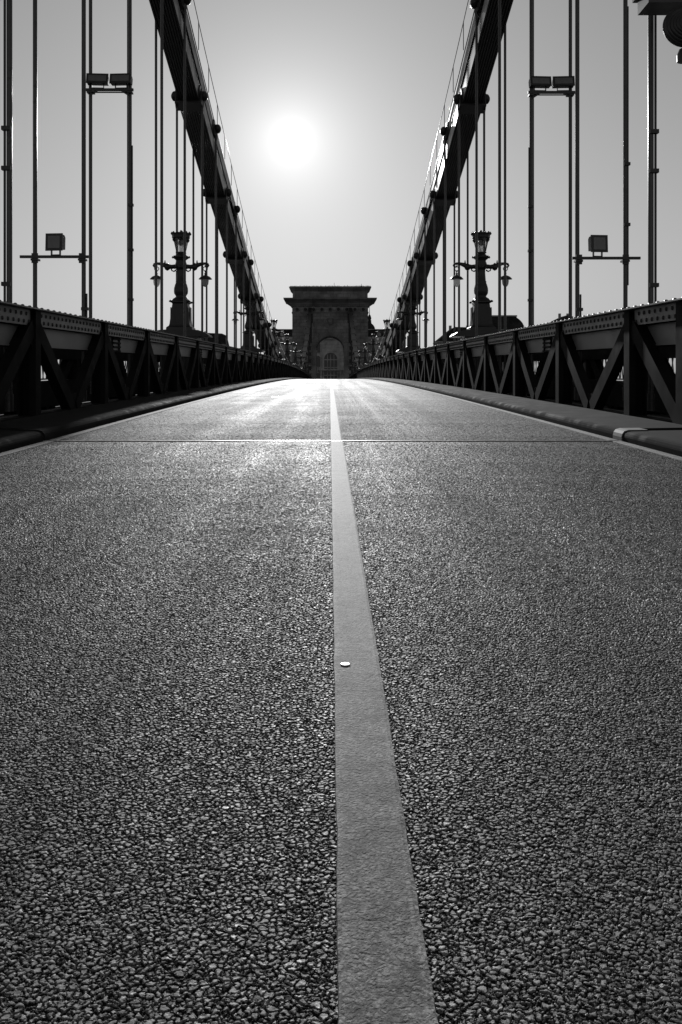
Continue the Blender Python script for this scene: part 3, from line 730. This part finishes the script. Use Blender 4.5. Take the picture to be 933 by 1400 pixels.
    b = MB(); b.prism([(-.5,13.1),(.5,13.1),(.25,11.6),(-.25,11.6)], D0-.5, D0-.41, 'y'); P('console', b, M['stone2'])
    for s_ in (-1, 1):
        b = MB(); b.box(s_*4.5-.42, s_*4.5+.42, D0-.03, D0-.003, z0, 14.4); P('recess_shade', b, M['dark'])  # flat dark panel on the wall, recess shade put into its colour
    for s_ in (-1, 1):                   # slots where the chains enter
        b = MB(); b.box(s_*4.42-.55, s_*4.42+.55, D0-.06, D0-.003, 14.4, 16.3); P('chain_slot', b, M['dark'])
        b = MB(); b.box(s_*4.42-.75, s_*4.42+.75, D0-.1, D0-.064, 16.3, 16.5); P('slot_lintel', b, M['stone2'])
    return r
tower()

# ------------------------------------------------------------------ buildings on the far bank
def palace():
    Y = 320.0; r = tag(empty('palace', (3.0, Y, -.3)), 'long stone palace seen behind and through the tower arch', 'building')
    def P(name, mb, mat, par=None):
        o = link(name, fixn(mb.mesh(name, mat)), par or r); return o
    b = MB(); b.box(-22, 22, 0, 18, 0, 16.2); P('wall', b, M['fac'])
    b = MB(); b.box(-22.6, 22.6, -.6, 18.6, 16.2, 16.9); P('cornice', b, M['trim'])
    b = MB(); b.hexa([(-22.3,-.3,16.9),(22.3,-.3,16.9),(22.3,18,16.9),(-22.3,18,16.9),(-21.5,1.2,19.4),(21.5,1.2,19.4),(21.5,17,19.4),(-21.5,17,19.4)]); rf = P('roof', b, M['roof'])
    b = MB(); b.box(-21.7, 21.7, 1.0, 17.2, 19.4, 19.6); P('ridge', b, M['trim'], rf)
    b = MB(); b.box(-22.2, 22.2, -.3, -.003, 5.6, 6.1); P('string_course', b, M['trim'])
    cx = -2.8
    def arched(x, w, z0, z1, name, mat, d0, d1, par=None):
        n = 12; a = w/2; sp = z1 - a
        out = [(x-a,z0)] + [(x-a*math.cos(math.pi*i/n), sp+a*math.sin(math.pi*i/n)) for i in range(n+1)] + [(x+a,z0)]
        bb = MB(); bb.prism(out, d0, d1, 'y'); return P(name, bb, mat, par)
    fr = arched(cx, 5.4, .2, 12.2, 'portal_frame', M['trim'], -.55, -.003)
    arched(cx, 4.4, .4, 11.6, 'portal_glazing', M['glass'], -.62, -.553, fr)
    for x in (-1.1, 0, 1.1):
        b = MB(); b.box(cx+x-.09, cx+x+.09, -.75, -.623, .4, 11.0); P('mullion', b, M['trim'], fr)
    for z in (4.0, 6.6, 9.2): b = MB(); b.box(cx-2.2, cx+2.2, -.73, -.623, z-.12, z+.12); P('transom', b, M['trim'], fr)
    for s_ in (-1, 1):
        b = MB(); b.lathe([(.4,.2),(.36,5.3),(.5,5.6)], 10, (cx+s_*3.2,-.9,0)); P('column', b, M['trim'])
    b = MB(); b.box(cx-4, cx+4, -1.5, -.6, 5.62, 6.0); P('balcony', b, M['trim'])
    for i in range(13):
        x = -21 + i*3.5
        if abs(x-cx) < 3.2: continue
        for z0, z1 in ((.6,4.8),(6.8,10.6),(11.6,15.0)):
            f = arched(x, 1.9, z0-.2, z1+.25, 'window', M['trim'], -.16, -.003); arched(x, 1.4, z0, z1, 'pane', M['glass'], -.2, -.163, f)
    for i in range(8):
        x = -19 + i*5.4; b = MB(); b.box(x-.7, x+.7, -.1, 2.0, 17.0, 18.6); P('dormer', b, M['trim'])
    return r
palace()
def spire():
    p = at(505.5, 450, 380); r = tag(empty('church_spire', (p.x, 380, 0)), 'small dark church dome and spire just right of the stone tower', 'spire')
    zt = at(505, 430, 380).z
    b = MB(); b.lathe([(2.4,0),(2.4,22.0),(2.6,22.3)], 12, smooth=False); b.build('drum', M['fac'], r)
    b = MB(); b.lathe([(2.3,22.3),(2.1,23.4),(1.5,24.4),(.8,25.0),(.7,26.0),(.8,26.2)], 12); b.build('dome', M['roof'], r)
    b = MB(); b.lathe([(.5,26.2),(.75,27.0),(.5,28.0),(.15,28.6),(.06,32.0)], 10); b.build('lantern', M['roof'], r)
spire()
def house(name, label, Y, px0, px1, py_eave, py_top, kind):
    a, c = at(px0, py_eave, Y), at(px1, py_top, Y); x0, x1, ze, zt = a.x, c.x, a.z, c.z
    r = tag(empty(name, ((x0+x1)/2, Y, -.25)), label, 'building', 'buildings on the far bank'); w = (x1-x0)/2; ze += .25; zt += .25
    b = MB(); b.box(-w, w, 0, 12, 0, ze); b.build('wall', M['fac'], r)
    b = MB(); b.box(-w-.25, w+.25, -.25, 12.25, ze, ze+.3); b.build('cornice', M['trim'], r)
    b = MB()
    if kind == 'mansard':
        prof = [(1.0,0),(.97,.25),(.90,.5),(.80,.72),(.68,.9),(.64,1.0)]
        rings = [[(-w*s, 6-6*s, ze+.3+(zt-ze-.3)*h),(w*s, 6-6*s, ze+.3+(zt-ze-.3)*h),(w*s, 6+6*s, ze+.3+(zt-ze-.3)*h),(-w*s, 6+6*s, ze+.3+(zt-ze-.3)*h)] for s, h in prof]
        vs = [v for q in rings for v in q]; m = len(prof)
        b.add(vs, [(i*4+k, i*4+(k+1)%4, i*4+4+(k+1)%4, i*4+4+k) for i in range(m-1) for k in range(4)] + [tuple(range(m*4-4, m*4))])
        rf = b.build('roof', M['roof'], r)
        b = MB(); b.box(-w*.68, w*.68, 6-4.1, 6+4.1, zt, zt+.35); b.build('ridge_cap', M['trim'], rf)
    else:
        b.prism([(-w-.3, ze+.3), (w+.3, ze+.3), (w*.1, zt)] if kind == 'gable' else [(-w-.3, ze+.3), (w+.3, ze+.3), (w*.9, zt-.2), (-w*.3, zt)], -.2, 12.2, 'y'); rf = b.build('roof', M['roof'], r)
        for x in (-w*.4, w*.35): bb = MB(); bb.box(x-.35, x+.35, 5, 5.8, zt-2, zt+.7); bb.build('chimney', M['fac'], rf)
    nwin = max(2, int(w*2/3))
    for i in range(nwin):
        for z in (1.2, 4.6, 8.0):
            if z + 2.4 > ze: continue
            x = -w + (i+.5)*2*w/nwin; bb = MB(); bb.box(x-.65, x+.65, -.1, -.003, z-.1, z+2.1); f = bb.build('window', M['trim'], r)
            bb = MB(); bb.box(x-.5, x+.5, -.13, -.103, z, z+2.0); bb.build('pane', M['glass'], f)
house('mansard_building', 'dark building with flat-topped mansard roof behind the nearest right lamp', 250, 664, 718, 452, 432, 'mansard')
house('gabled_building', 'dark roof rising behind the left foot of the nearest right lamp', 262, 600, 664, 468, 447, 'hip')
house('gabled_building', 'low pale roof behind the right foot of the nearest left lamp', 262, 266, 306, 472, 455, 'hip')
house('small_building', 'distant dark roof tip right of the square floodlight bar', 300, 762, 792, 440, 430, 'gable')

# pale disc lying on the centre line
p = at(474, 912, 2.43); y = 2.37
b = MB(); b.lathe([(.0120,0),(.0125,.0004),(.0125,.0010),(.0110,.0014)], 20, (.008, y, roadz(y)+.0070)); 
tag(b.build('disc', M['coin']), 'small bright round disc lying on the centre line', 'disc')
